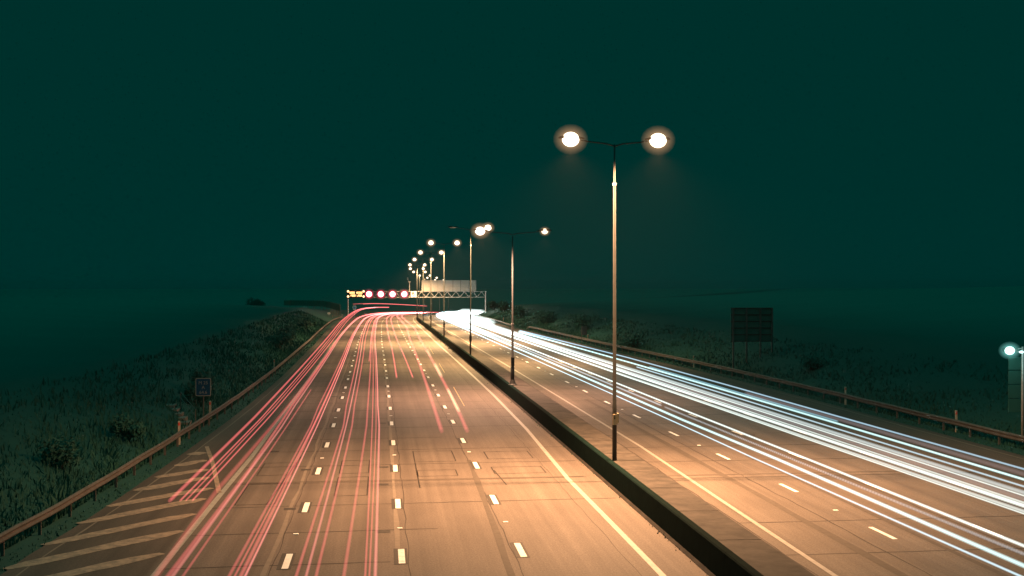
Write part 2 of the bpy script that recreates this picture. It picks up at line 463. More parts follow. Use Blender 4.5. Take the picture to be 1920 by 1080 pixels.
# painted markings
mk, mb_, me_ = MB(), MB(), MB()
def line(f, y0, y1, w): strip(me_, [(f(y), y) for y in ysteps(y0, y1)], w, .008)
line(LEDGE, -20, 560, .22); line(REDGE, -20, 560, .20); line(RSOLID, -20, 620, .17); line(lambda y: RR(y)-4.75, -20, 600, .18)
def dashes(f, first, module, y1, length=2.0, w=.20, border=True):
    y = first
    while y < y1:
        k = 1 + max(0, y-200)/900
        strip(mk, [(f(y-length/2), y-length/2), (f(y+length/2), y+length/2)], w*k, .010)
        if border: strip(mb_, [(f(y-length/2)-.03, y-length/2-.10), (f(y+length/2)-.03, y+length/2+.10)], w+.22, .0075)
        y += module
dashes(lambda y: -3.47-.05*max(0, min(1, (y-150)/80)), 28.3, 8.98, 480)
dashes(lambda y: 0.0, 28.55, 9.05, 480)
dashes(lambda y: 3.76, 29.05, 9.05, 480)
dashes(RDASH, 30.2, 9.18, 420, w=.17, border=False)
dashes(lambda y: RDASH(y)+3.7, 30.2, 9.18, 420, w=.16, border=False); dashes(lambda y: RDASH(y)+7.4, 30.2, 9.18, 420, w=.16, border=False)
tag(mk.build('road_markings', M['white']), kind='structure')
tag(mb_.build('road_markings', M['black']), kind='structure')
tag(me_.build('road_markings', M['edge']), kind='structure')
# worn hatching on the hard shoulder
hm = MB()
HR = [(-9.55, 62.1), (-9.05, 59.3), (-8.5, 56.3), (-8.15, 54.0), (-7.6, 51.1), (-7.55, 48.6), (-7.45, 45.4), (-7.4, 42.3), (-7.45, 38.8), (-7.45, 35.4)]
HL = [(-10.0, 61.2), (-10.1, 57.5), (-10.45, 54.2), (-10.65, 50.8), (-10.95, 47.3), (-11.25, 44.0), (-11.5, 40.5), (-11.7, 37.2), (-11.9, 33.8), (-12.0, 30.4)]
for (a, b), (c, d) in zip(HR, HL):
    pts = [(a+(c-a)*t, b+(d-b)*t+.05*math.sin(5*t)) for t in np.linspace(0, 1, 8)]
    strip(hm, pts, [.72*random.uniform(.85, 1.15)*(1 if 0 < i < 7 else .4) for i in range(8)], .008)
strip(hm, [(-9.68, 64.3), (-8.6, 58.5), (-7.15, 49.8)], .2, .009)
tag(hm.build('road_markings', M['hatch']), kind='structure')
# tan edge strip of the hard shoulders
es = MB()
p_, w__ = wavy(1.25, 20, 330, .07, .02, 2.5, LR); strip(es, p_, w__, .006)
p_, w__ = wavy(-1.5, 40, 200, .10, .03, 2.5, RR); strip(es, p_, w__, .006)
tag(es.build('road_edge_strip', M['seam']), kind='structure')

# road studs
def stud(first, module, f, n, label, group):
    proto = None
    for i in range(n):
        y = first+module*i; x, yy_, z = P(y, f(y), .004)
        if proto is None:
            s = MB(); s.box(-.09, .09, -.075, .075, 0, .022, .012)
            proto = s.build('road_stud', M['signwhite'], loc=(0, 0, 0)); o = proto
        else:
            o = proto.copy(); col.objects.link(o)
        o.location = (x, yy_, z)
        tag(o, label, 'road stud', group)
stud(41.3, 18.0, lambda y: -3.5, 12, 'small white road stud between the dashes of the left line, left carriageway', 'road studs on the left lane line')
stud(41.9, 18.1, lambda y: 0, 12, 'small white road stud between the dashes of the middle line, left carriageway', 'road studs on the middle lane line')
stud(42.6, 18.1, lambda y: 3.75, 12, 'small white road stud between the dashes of the right line, left carriageway', 'road studs on the right lane line')
stud(43.5, 18.4, RDASH, 12, 'small white road stud between the dashes of the oncoming carriageway beside the white trails', 'road studs on the oncoming carriageway')

# ------------------------------------------------------------------ concrete median barrier
br = empty('concrete_barrier', P(50, 9.8))
tag(br, 'low wide concrete median barrier with a smooth wall and dark infilled top', 'barrier')
def extrude(mb, prof, y0, y1, step=None):
    n = len(prof); first = len(mb.v)
    ys = ysteps(y0, y1)
    for y in ys: mb.v += [P(y, o, z) for o, z in prof]
    for i in range(len(ys)-1):
        for k in range(n-1):
            a = first+i*n+k; mb.f.append((a, a+1, a+n+1, a+n))
    mb.f.append(tuple(first+k for k in range(n))); mb.f.append(tuple(first+(len(ys)-1)*n+k for k in reversed(range(n))))
w1 = MB(); y = -25.0
while y < 700:
    L_ = 11.6 if y < 260 else 40
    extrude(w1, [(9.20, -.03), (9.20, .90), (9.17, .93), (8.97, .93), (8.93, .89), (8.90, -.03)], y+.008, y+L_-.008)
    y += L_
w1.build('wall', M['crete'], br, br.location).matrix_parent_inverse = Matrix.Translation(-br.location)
w2 = MB(); y = -25.0
while y < 700:
    L_ = 4.6 if y < 140 else 23
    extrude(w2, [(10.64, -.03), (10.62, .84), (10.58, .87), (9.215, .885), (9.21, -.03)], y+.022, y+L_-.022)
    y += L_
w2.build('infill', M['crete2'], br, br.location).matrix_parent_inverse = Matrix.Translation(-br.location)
def fix(o, parent):
    o.matrix_parent_inverse = Matrix.Identity(4); o.location = Vector(o.location)-Vector(parent.location)
for ch in br.children: fix(ch, br)
sk = MB(); extrude(sk, [(8.893, .002), (8.893, .09), (8.80, .012), (8.80, .002)], -20, 400)
c_ = sk.build('foot_fillet', M['crete2'], br, br.location); fix(c_, br)

# ------------------------------------------------------------------ guard rails
WP = [(0, .76), (.035, .745), (.08, .70), (.08, .67), (.02, .62), (.02, .58), (.08, .53), (.08, .50), (.035, .455), (0, .44)]
def guard_rail(label, f, side, y0, y1, gap, dip0=False, dip1=False):
    root = empty('guard_rail', P(y0+1, f(y0+1)))
    tag(root, label, 'guard rail', 'guard rails along the verges')
    b = MB(); n = len(WP); ys = ysteps(y0, y1); 
    if dip0: ys = [y0+i*.4 for i in range(16)]+[v for v in ys if v > y0+6.4]
    if dip1: ys = [v for v in ys if v < y1-6.4]+[y1-6.2+i*.4 for i in range(16)]
    for y in ys:
        dz = 0
        if dip0: dz = -.62*max(0, 1-(y-y0)/6)**2
        if dip1: dz = -.62*max(0, 1-(y1-y)/6)**2
        b.v += [P(y, f(y)+side*u, z+dz+.02*math.sin(y*.7)*.5) for u, z in WP]
    for i in range(len(ys)-1):
        for k in range(n-1): a = i*n+k; b.f.append((a, a+1, a+n+1, a+n))
    o = b.build('beam', M['rail'], root, root.location); fix(o, root)
    s = o.modifiers.new('thickness', 'SOLIDIFY'); s.thickness = .012
    pm = MB(); pm.box(-.05, .05, -.03, .03, -.3, .70); pm.box(-.015*side-.02, .06*side if side > 0 else .02, -.035, .035, .52, .68)
    proto = None; y = y0+gap*.6; k = 0
    while y < y1 and k < 98:
        p = Vector(P(y, f(y)-side*.075, -.02))-root.location
        if proto is None: proto = pm.build('post', M['rail'], root, (0, 0, 0)); q = proto
        else: q = proto.copy(); col.objects.link(q); q.parent = root
        q.location = p; y += gap*(1 if y < 200 else 2); k += 1
    bl = MB(); y = y0+gap
    return root
guard_rail('long grey steel guard rail along the dark left verge, rising to the far bend', LR, 1, 18, 350, 3.2)
guard_rail('long grey steel guard rail along the right verge, its far end turned down', RR, -1, 30, 236, 3.2, dip1=True)
guard_rail('short far guard rail starting near the second lighting column and ending by the gantry leg', lambda y: RR(y)-1.9*max(0, min(1, (300-y)/50)), -1, 240, 420, 4.0, dip0=True)

# ------------------------------------------------------------------ lighting columns
ORD = ['first', 'second', 'third', 'fourth', 'fifth', 'sixth', 'seventh', 'eighth', 'ninth', 'tenth', 'eleventh', 'twelfth', 'thirteenth']
COLS = [(51.0, 9.89, 14.45, 1.90), (90.5, 9.75, 12.30, 2.45), (130.3, 9.46, 14.45, 1.9), (175.7, 8.91, 14.4, 1.9), (220.2, 8.78, 14.2, 1.9), (266.3, 8.92, 13.9, 1.9), (312.7, 8.97, 13.5, 1.9),
        (358, 10.11, 13.15, 1.9), (395, 12.02, 12.6, 1.9), (447.9, 15.60, 11.85, 1.9), (492.7, 20.09, 11.3, 1.9), (537.5, 25.2, 10.6, 1.9), (582, 31.6, 9.7, 1.9)]
def lantern(root, dx, z, lit, bulb, power, color, wide=False):
    s = 1 if dx > 0 else -1
    h = MB()
    for i, (t, w, zz, dn) in enumerate(((-.05, .05, .0, .05), (.12, .09, .05, .06), (.30, .17, .10, .07), (.75, .19, .11, .07), (1.0, .13, .07, .05), (1.08, .05, .02, .03))):
        h.v += [(s*t, -w, -dn*.5), (s*t, -w*.7, zz), (s*t, w*.7, zz), (s*t, w, -dn*.5)]
    for i in range(5):
        for k in range(4): a = i*4; h.f.append((a+k, a+(k+1) % 4, a+4+(k+1) % 4, a+4+k))
    h.f += [(3, 2, 1, 0), (20, 21, 22, 23)]
    ln = h.build('lantern', M['pole'], root, smooth=True); ln.location = (dx-s*.55, 0, z+.08)
    b = MB(); b.ellipsoid((s*.55, 0, -.06), .37, .315, .315, 24, 14) if lit else b.ellipsoid((s*.55, 0, -.02), .40, .19, .09, 20, 8)
    bo = b.build('bowl', bulb, ln, smooth=True)
    if bulb is M['bulb_dim']: bo.location = (s*.18, 0, -.02); bo.scale = (.67, .67, .67)   # the second column's right lamp is a smaller one
    if lit:
        ld = bpy.data.lights.new('lamp_light', 'SPOT'); ld.energy = power; ld.color = color
        ld.spot_size, ld.spot_blend, ld.shadow_soft_size = R(166 if wide else 148), .8 if wide else 1.0, .16
        lo = bpy.data.objects.new('lamp_light', ld); col.objects.link(lo); lo.parent = ln
        lo.location = (s*.55, 0, -.50); lo.scale = (1, 1 if wide else 1.3, 1)   # road lanterns throw their light along the road
        hb = MB()  # nested shells added for the bloom round the lit bowl
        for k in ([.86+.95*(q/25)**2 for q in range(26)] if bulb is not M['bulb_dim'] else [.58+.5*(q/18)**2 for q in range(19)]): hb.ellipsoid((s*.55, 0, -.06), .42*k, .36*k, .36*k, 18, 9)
        hb.build('bloom_shells', M['halo'], ln, smooth=True)
def column(i, y, x, ztop, half):
    base = ZR(y)+.885
    root = empty('lighting_column', (x, y, base), -math.atan((XC(y+1)-XC(y-1))/2) if y > 330 else 0)
    look = {0: 'tall slim double arm lighting column nearest the camera, standing on the median barrier',
            1: 'shorter lighting column with a flared dark base, its right lamp small and dim',
            2: 'third lighting column from the camera, left lamp dark and right lamp lit'}
    tag(root, look.get(i, '%s lighting column from the camera along the median, twin lamps lit' % ORD[i]), 'street lamp', 'lighting columns along the median')
    H = ztop-base; fat = i == 1
    p = MB()
    if fat: p.tube([(0, 0, 0), (0, 0, 1.35), (0, 0, 1.45), (0, 0, 4.6), (0, 0, 4.66), (0, 0, H-.2)], [.15, .145, .09, .086, .066, .045], 14)
    else: p.tube([(0, 0, 0), (0, 0, 2.35), (0, 0, 2.42), (0, 0, H-1.75), (0, 0, H-1.7), (0, 0, H)], [.098, .095, .08, .056, .043, .036], 14)
    p.build('pole', M['pole'], root, smooth=True)
    c = MB(); zc = H-1.72 if not fat else 4.63
    c.tube([(0, 0, zc-.05), (0, 0, zc+.05)], .075 if not fat else .10, 12); c.build('collar', M['galv'], root)
    if fat:
        fl = MB(); fl.tube([(0, 0, 0), (0, 0, .05), (0, 0, .1), (0, 0, .42)], [.34, .33, .25, .155], 12); fl.build('flange', M['dark'], root)
    d = MB()
    if i == 0: d.box(-.10, .06, -.165, -.115, 1.55, 2.0); d.box(.03, .17, -.10, .10, 1.60, 2.03)
    else: d.box(-.13, .13, -.17, -.08, 1.45, 2.1)
    d.build('service_box', M['box'] if i == 0 else M['pole'], root)
    if i == 0:
        e = MB(); e.box(-.045, -.005, -.172, -.166, 1.86, 1.93); e.box(-.055, .005, -.172, -.166, 1.80, 1.845); e.build('plate_mark', M['dark'], root)
    for s in (-1, 1):
        a = MB(); a.tube([(s*.03, 0, H-.08), (s*.35, 0, H+.02), (s*half*.6, 0, H+.10), (s*(half-.45), 0, H+.16)], [.035, .032, .03, .028], 8)
        a.build('arm', M['pole'], root, smooth=True)
        if i == 1:
            lantern(root, s*half, H+.16, True, M['bulb_pink'] if s < 0 else M['bulb_dim'], LAMP_W*(.8 if s < 0 else .3), (1, .52, .31))
        elif i == 2 and s < 0: lantern(root, s*half, H+.16, False, M['bulb_off'], 0, (1, 1, 1))
        else:
            lantern(root, s*half, H+.16, True, M['bulb'], LAMP_W*(1.25 if i == 0 else 1.55 if i < 6 else .95 if i == 6 else .62), (1, .50, .235) if i == 0 else (1, .59, .27), i >= 6)
    return root
for i, c in enumerate(COLS): column(i, *c)

# ------------------------------------------------------------------ gantry with its signs
GY = 405.5
gx0, gx1 = -11.4, 34.6
gz0 = ZR(GY)
gr = empty('sign_gantry', ((gx0+gx1)/2, GY, gz0))
tag(gr, 'wide steel lattice gantry spanning both carriageways on two legs', 'gantry')
def gpart(mb, name, m, parent=gr, **k):
    o = mb.build(name, m, parent, gr.location, **k); fix(o, gr); return o
zt, zb = 6.35, 4.42
t = MB()
for yy in (GY-.6, GY+.6):
    for z in (zt, zb): t.bar((gx0, yy, z), (gx1, yy, z), .24, .22)
    nseg = 32; dx = (gx1-gx0)/nseg
    for k in range(nseg):
        xa, xb = gx0+k*dx, gx0+(k+1)*dx
        z0, z1 = (zb+.1, zt-.1) if k % 2 == 0 else (zt-.1, zb+.1)
        t.bar((xa, yy+.003*k % .01, z0), (xb, yy, z1), .13)
for k in range(0, 33, 2):
    x = gx0+k*dx
    for z in (zt+.002, zb+.002): t.bar((x, GY-.6, z), (x, GY+.6, z), .1)
gpart(t, 'lattice_truss', M['galv'])
for x in (gx0, gx1):
    for yy in (GY-.6, GY+.6):
        l = MB(); l.tube([(x, yy, ZR(GY)-.3), (x, yy, zt+.1)], .2, 12); gpart(l, 'leg', M['galv'])
ft = MB(); ft.box(gx1-.6, gx1+.6, GY-1.2, GY+1.2, gz0-.3, gz0+.5, .05); gpart(ft, 'leg_footing', M['crete'])
# the backs of the direction signs for the other carriageway
sb = empty('direction_sign', (22.2, GY-.9, 6.5))
tag(sb, 'bare back of the wide direction sign standing above the right half of the gantry', 'road sign')
sw = (31.3-13.1)/7
for k in range(7):
    p = MB(); p.box(13.1+k*sw+.06, 13.1+(k+1)*sw-.06, GY-.92, GY-.82, 6.5, 10.12, .01)
    o = p.build('panel', M['board'], sb, sb.location); fix(o, sb)
for k in range(8):
    p = MB(); x = 13.1+k*sw; p.box(x-.055, x+.055, GY-.80, GY-.62, 6.0, 10.1)
    o = p.build('upright', M['dark'] if k in (4, 5) else M['galv'], sb, sb.location); fix(o, sb)
# lane signals
for k, x in enumerate((-4.43, -.52, 3.36, 7.27)):
    s = empty('lane_signal', (x, GY-1.0, 5.46))
    tag(s, '%s glowing red ringed lane signal from the left on the gantry' % ORD[k], 'signal', 'lane signals hung on the gantry')
    h = MB(); h.box(-1.45, 1.45, -.16, .16, -1.45, 1.45, .03); h.build('housing', M['dark'], s)
    d = MB(); d.tube([(0, -.175, 0), (0, -.215, 0)], .88, 32); d.build('figure_leds', M['led_white'], s)
    d = MB(); seg = 36
    for r0, yv in ((.90, -.18), (1.2, -.18), (1.2, -.21), (.90, -.21)):
        d.v += [(r0*math.cos(2*math.pi*i/seg), yv, r0*math.sin(2*math.pi*i/seg)) for i in range(seg)]
    for q in range(4):
        for i in range(seg):
            j = (i+1) % seg; q2 = (q+1) % 4
            d.f.append((q*seg+i, q*seg+j, q2*seg+j, q2*seg+i))
    d.build('red_ring', M['led_red'], s)
    d = MB()  # red bloom round the signal, added as glowing shells
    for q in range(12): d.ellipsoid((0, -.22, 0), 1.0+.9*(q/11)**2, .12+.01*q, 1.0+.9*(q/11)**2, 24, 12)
    d.build('red_bloom_shells', M['halo_red'], s, smooth=True)
# message sign
vm = empty('message_sign', (-8.75, GY-1.0, 5.55))
tag(vm, 'amber lit message sign with four corner lanterns at the left end of the gantry', 'message sign')
h = MB(); h.box(-2.9, 2.9, -.2, .2, -1.35, 1.35, .04); h.build('housing', M['dark'], vm)
def led_row(z0, z1, words):
    d = MB()
    for a, b in words:
        n = max(2, round((b-a)/.42)); w = (b-a)/n
        for k in range(n):                                   # illegible at this distance: lit character cells
            x0, x1 = a+k*w+.03, a+(k+1)*w-.06
            for zz in ((z0, z0+.15), ((z0+z1)/2-.07, (z0+z1)/2+.07), (z1-.15, z1)):
                if random.random() < .85: d.box(x0, x1, -.235, -.205, *zz)
            d.box(x0, x0+.12, -.238, -.206, z0+.05, z1-.05)
            if random.random() < .6: d.box(x1-.12, x1, -.2385, -.207, z0+.05, z1-.05)
    d.build('text_row', M['amber'], vm)
led_row(.05, .75, ((-2.1, -.35), (.1, 2.2))); led_row(-.9, -.2, ((-1.75, -.1), (.3, 2.0)))
for x in (-2.55, 2.55):
    for z in (-.85, .85):
        d = MB(); d.tube([(x, -.205, z), (x, -.26, z)], .36, 18); d.build('corner_lantern', M['amber_hot'], vm)
# camera sign
cs = empty('camera_sign', (10.4, GY-1.0, 5.46))
tag(cs, 'small white speed camera sign with a black camera symbol on the gantry', 'road sign')
h = MB(); h.box(-.95, .95, -.05, .05, -1.0, 1.0, .015); h.build('sign_face', M['signwhite'], cs)
h = MB(); h.box(-.62, .12, -.075, -.055, .18, .62); h.box(-.45, -.1, -.075, -.055, -.1, .14); h.box(-.28, .2, -.0745, -.056, -.62, -.42); h.box(.05, .25, -.076, -.054, -.40, .14)
h.box(-.62, -.4, -.076, -.054, -.35, .02)
h.build('camera_symbol', M['dark'], cs)
h = MB()
for q in ((.42, .62, .28), (.42, .70, .02), (.42, .60, -.22)): h.box(q[0], q[1], -.075, -.055, q[2], q[2]+.1)
h.build('flash_symbol', M['rail'], cs)
# cctv mast on the gantry
cm = empty('camera_mast', (9.0, GY, 6.46))
tag(cm, 'thin camera mast standing on top of the gantry left of the direction sign', 'camera')
h = MB(); h.tube([(0, 0, 0), (0, 0, 2.9)], .16, 10); h.build('mast', M['galv'], cm)
h = MB(); h.box(-.35, .35, -.3, .3, 2.9, 3.35, .06); h.build('camera_head', M['galv'], cm)
h = MB(); h.bar((-.3, 0, 3.2), (-.55, 0, 4.0), .12); h.box(-.75, -.4, -.15, .15, 3.9, 4.6, .04); h.build('wiper_arm', M['galv'], cm)

# ------------------------------------------------------------------ verge furniture
# driver location sign
ls = empty('location_sign', (-10.62, 73.6, ground_z(-10.7, 73.6)))
tag(ls, 'small blue location sign with a white border reading M25 behind the left rail', 'road sign')
zb_ = -ls.location.z
p = MB()
def rrect(mb, x0, x1, z0, z1, r, y0, y1):
    pts = []
    for cx, cz, a0 in ((x1-r, z1-r, 0), (x0+r, z1-r, 90), (x0+r, z0+r, 180), (x1-r, z0+r, 270)):
        for k in range(6): an = R(a0+18*k); pts.append((cx+r*math.cos(an), cz+r*math.sin(an)))
    n = len(mb.v); m_ = len(pts)
    mb.v += [(x, y0, z) for x, z in pts]+[(x, y1, z) for x, z in pts]
    mb.f.append(tuple(n+i for i in range(m_))); mb.f.append(tuple(n+m_+i for i in reversed(range(m_))))
    for i in range(m_): j = (i+1) % m_; mb.f.append((n+i, n+m_+i, n+m_+j, n+j))
rrect(p, -.45, .45, 1.80+zb_, 2.87+zb_, .08, -.03, 0); p.build('border', M['dimwhite'], ls)
p = MB(); rrect(p, -.405, .405, 1.845+zb_, 2.825+zb_, .06, -.036, -.031); p.build('sign_face', M['signblue'], ls)
p = MB(); p.tube([(0, .04, -.2), (0, .04, 2.8+zb_)], .038, 10); p.build('post', M['rail'], ls)
for txt, z in (('M 25', 2.50), ('A', 2.225), ('64.6', 1.935)):
    cu = bpy.data.curves.new('lettering', 'FONT'); cu.body = txt; cu.size = .27; cu.align_x = 'CENTER'; cu.extrude = .002
    to = bpy.data.objects.new('lettering', cu); col.objects.link(to); to.parent = ls
    to.rotation_euler = (R(90), 0, 0)
    bpy.context.view_layer.update()
    me = bpy.data.meshes.new_from_object(to.evaluated_get(bpy.context.evaluated_depsgraph_get()))
    tm = bpy.data.objects.new('lettering', me); col.objects.link(tm); tm.parent = ls
    tm.location = (0, -.04, z+zb_); tm.rotation_euler = (R(90), 0, 0); me.materials.clear(); me.materials.append(M['dimwhite'])
    bpy.data.objects.remove(to)

# marker posts
def marker(x, y, label, refl=True):
    s = empty('marker_post', (x, y, ground_z(x, y)), random.uniform(-.15, .15))
    tag(s, label, 'marker post', 'marker posts behind the guard rails')
    s.rotation_euler.x = random.uniform(-.03, .03)
    p = MB(); z1 = ZR(y)+1.22-s.location.z
    p.box(-.06, .06, -.03, .03, -.2, z1, .012); p.build('post', M['post'], s)
    p = MB(); p.box(-.045, .045, -.036, -.031, z1-.24, z1-.08); p.build('reflector', M['red'] if refl else M['signwhite'], s)
marker(-10.7, 65.5, 'cream marker post behind the left rail, nearest the camera'); marker(-10.65, 76.7, 'faint marker post behind the left rail just right of the blue location sign')
marker(-10.45, 119, 'thin marker post behind the left rail halfway to the bend'); marker(-13.7, 338, 'red tipped marker post at the far end of the left rail')
marker(32.8, 66.3, 'cream marker post behind the right rail, rightmost of all'); marker(32.6, 82.5, 'cream marker post behind the right rail, left of the rightmost one')
marker(31.7, 121, 'faint marker post behind the right rail, just left of the dark sign back'); marker(29.8, 174, 'small marker post behind the right rail beside the thin dark stake')
marker(28.9, 289, 'reddish marker post beyond the gap in the right guard rail')
sp = MB(); sp.tube([(27.9, 168, 0), (27.9, 168, 2.6)], .05, 8); sp.box(27.95, 28.6, 167.9, 167.96, 1.4, 2.6)
tag(sp.build('signpost', M['rail'], loc=(27.9, 168, 0)), 'thin dark stake with a small plate behind the right rail', 'signpost')

# blue signs by the gantry
def small_sign(x, y, zc, w, h, m, label):
    s = empty('road_sign', (x, y, ground_z(x, y))); tag(s, label, 'road sign')
    z = zc-s.location.z
    p = MB(); rrect(p, -w/2, w/2, z-h/2, z+h/2, .08, -.05, 0); p.build('border', M['signwhite'], s)
    p = MB(); rrect(p, -w/2+.12, w/2-.12, z-h/2+.22, z+h/2-.22, .05, -.06, -.051); p.build('sign_face', m, s)
    p = MB(); p.tube([(0, .05, -.3), (0, .05, z)], .05, 8); p.build('post', M['galv'], s)
small_sign(-8.95, 393, 1.2, 1.05, 1.35, M['skyblue'], 'bright blue sign with a white edge under the message sign of the gantry')
small_sign(-14.5, 333, .75, .75, .5, M['signblue'], 'tiny blue sign at the far end of the left rail')

# steps up the left bank with a handrail
st = empty('bank_steps', (-11.3, 71.6, ground_z(-11.3, 71.6)))
tag(st, 'concrete steps with a sloping handrail climbing the left bank by the blue sign', 'steps')
s_ = MB()
for k in range(6):
    x, y, z = -11.2-k*.36, 71.6+k*.85, .25+k*.17
    s_.box(x-.42, x+.36, y-.55, y+.55, z-.25-k*.02, z, .01)
o = s_.build('treads', M['stone'], st, st.location); fix(o, st)
h = MB()
for dz in (0, -.37): h.tube([(-10.76, 71.5, 1.2+dz), (-12.3, 75.8, 1.85+dz)], .022, 8)
h.tube([(-10.76, 71.5, .1), (-10.76, 71.5, 1.2)], .025, 8); h.tube([(-12.3, 75.8, .5), (-12.3, 75.8, 1.85)], .025, 8)
o = h.build('handrail', M['rail'], st, st.location); fix(o, st)

# unlit sign back on the right bank
us = empty('direction_sign', (35.1, 112, ground_z(35.1, 112)))
tag(us, 'dark back of a roadside direction sign on four posts up the right bank', 'road sign')
p = MB()
for k in range(5):
    z0 = 3.07+k*.63; p.box(33.0, 37.1, 112.15, 112.2, z0+.03, z0+.60, .008)
o = p.build('panel', M['dull'], us, us.location); fix(o, us)
p = MB()
for k in range(6): p.bar((33.0, 112.12, 3.07+k*.63), (37.1, 112.12, 3.07+k*.63), .05, .09)
o = p.build('rails', M['dark'], us, us.location); fix(o, us)
for x in (33.2, 34.5, 35.85, 37.0):
    p = MB(); p.box(x-.07, x+.07, 111.95, 112.08, ground_z(x, 112)-.3, 6.25); o = p.build('post', M['rail'], us, us.location); fix(o, us)

# sign back and flood lamp at the right edge
fs = empty('roadside_sign', (34.0, 60.2, ground_z(34.0, 60.2)))
tag(fs, 'sign back of stacked grey panels at the right edge, under the cold white lamp', 'road sign')
p = MB()
for k in range(4): p.box(32.68, 35.6, 60.25, 60.31, 1.72+k*.74+.02, 1.72+(k+1)*.74-.03, .01)
o = p.build('panel', M['dull'], fs, fs.location); fix(o, fs)
for x in (34.1, 35.4):
    p = MB(); p.box(x-.06, x+.06, 60.08, 60.2, ground_z(x, 60)-.3, 4.75); o = p.build('post', M['galv'], fs, fs.location); fix(o, fs)
fl = empty('flood_lamp_post', (33.2, 59.8, ground_z(33.2, 59.8)))
tag(fl, 'slim post carrying a cold white flood lamp on a short arm at the right edge', 'lamp post')
bz = fl.location.z
p = MB(); p.tube([(0, 0, -.2), (0, 0, 5.2-bz)], [.075, .06], 12); p.build('post', M['galv'], fl, smooth=True)
p = MB(); p.tube([(0, 0, 5.12-bz), (-.35, -.05, 5.10-bz)], .03, 8); p.tube([(0, 0, 4.92-bz), (-.4, -.05, 4.95-bz)], .03, 8); p.build('arm', M['galv'], fl)
p = MB(); p.box(-1.05, -.35, -.16, .16, 4.92-bz, 5.16-bz, .05); hd = p.build('lamp_head', M['dark'], fl)
p = MB(); p.ellipsoid((-.80, -.17, 5.01-bz), .27, .14, .22, 18, 10); p.build('lamp_glass', M['flood'], hd, smooth=True)
p = MB()  # added glow shells for the bloom round the cold lamp
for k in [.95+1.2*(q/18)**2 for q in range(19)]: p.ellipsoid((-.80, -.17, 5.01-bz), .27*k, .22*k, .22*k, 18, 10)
p.build('bloom_shells', M['halo_cold'], hd, smooth=True)
p = MB(); p.ellipsoid((-.12, -.1, 4.93-bz), .13, .08, .07, 12, 8); p.build('second_lamp', emit('cold_small_lamp', (.55, .9, .88), 2.5), fl, smooth=True)
ld = bpy.data.lights.new('lamp_light', 'POINT'); ld.energy = 45; ld.color = (.6, 1, .92); ld.shadow_soft_size = .2
lo = bpy.data.objects.new('lamp_light', ld); col.objects.link(lo); lo.parent = hd; lo.location = (-.80, -.6, 4.95-bz)

# far timber fence on the left
FP = [(-12.2, 353, 2.84), (-14.0, 363, 3.1), (-15.9, 374, 3.34), (-20.5, 404.5, 3.37), (-28, 430, 3.15), (-36.4, 456, 2.84)]
ff = empty('timber_fence', (FP[0][0], FP[0][1], ground_z(FP[0][0], FP[0][1])))
tag(ff, 'pale timber fence curving away beyond the left verge behind the gantry leg', 'fence')
p = MB()
for a, b in zip(FP[:-1], FP[1:]):
    n = 8
    for k in range(n):
        x0, y0, z0 = (a[i]+(b[i]-a[i])*(k+.04)/n for i in range(3)); x1, y1, z1 = (a[i]+(b[i]-a[i])*(k+.96)/n for i in range(3))
        zb0 = min(z0-1.7, ground_z(x0, y0)+.1)
        p.bar((x0, y0, (z0+z0-1.9)/2), (x1, y1, (z1+z1-1.9)/2), .06, 1.9)
o = p.build('boards', M['timber'], ff, ff.location); fix(o, ff)
for a, b in zip(FP[:-1], FP[1:]):
    for k in range(3):
        x, y, z = (a[i]+(b[i]-a[i])*k/3 for i in range(3))
        p = MB(); p.box(x-.07, x+.07, y-.1, y+.1, min(ground_z(x, y), z-2)-.2, z+.08); o = p.build('post', M['timber'], ff, ff.location); fix(o, ff)

# ------------------------------------------------------------------ vegetation
def blades(n, pick, hmin, hmax, name):
    V = np.zeros((n*4, 3)); F = []
    for i in range(n):
        x, y = pick()
        z = ground_z(x, y)-.03
        h = random.uniform(hmin, hmax)*(.6+.4*math.sin(x*1.3+y*.37)**2); w = .012+.00045*y; a = random.uniform(0, math.pi)
        dx, dy = w*math.cos(a), w*math.sin(a); lx, ly = random.gauss(0, .28)*h, random.gauss(0, .28)*h
        V[i*4:i*4+4] = ((x-dx, y-dy, z), (x+dx, y+dy, z), (x+lx*.4+dx*.7, y+ly*.4+dy*.7, z+h*.62), (x+lx, y+ly, z+h))
        F.append((i*4, i*4+1, i*4+2, i*4+3))
    me = bpy.data.meshes.new(name); me.from_pydata(V.tolist(), [], F); me.materials.append(M['grass'])
    o = bpy.data.objects.new(name, me); col.objects.link(o); tag(o, kind='stuff'); return o
def pl():
    y = 26+260*random.random()**2.0; return XC(y)+LR(y)-.35-7*random.random()**2.2, y
def pr():
    y = 46+300*random.random()**1.7; return XC(y)+RR(y)+.35+7*random.random()**2.2, y
blades(30000, pl, .12, .62, 'grass'); blades(26000, pr, .08, .45, 'grass')
def pe():
    y = 26+200*random.random()**1.6
    if random.random() < .08: return XC(y)+8.86-abs(random.gauss(0, .12)), y
    return (XC(y)+LR(y)+random.uniform(0, .7), y) if random.random() < .5 else (XC(y+22)+RR(y+22)-random.uniform(0, .8), y+22)
blades(5000, pe, .05, .2, 'weeds')
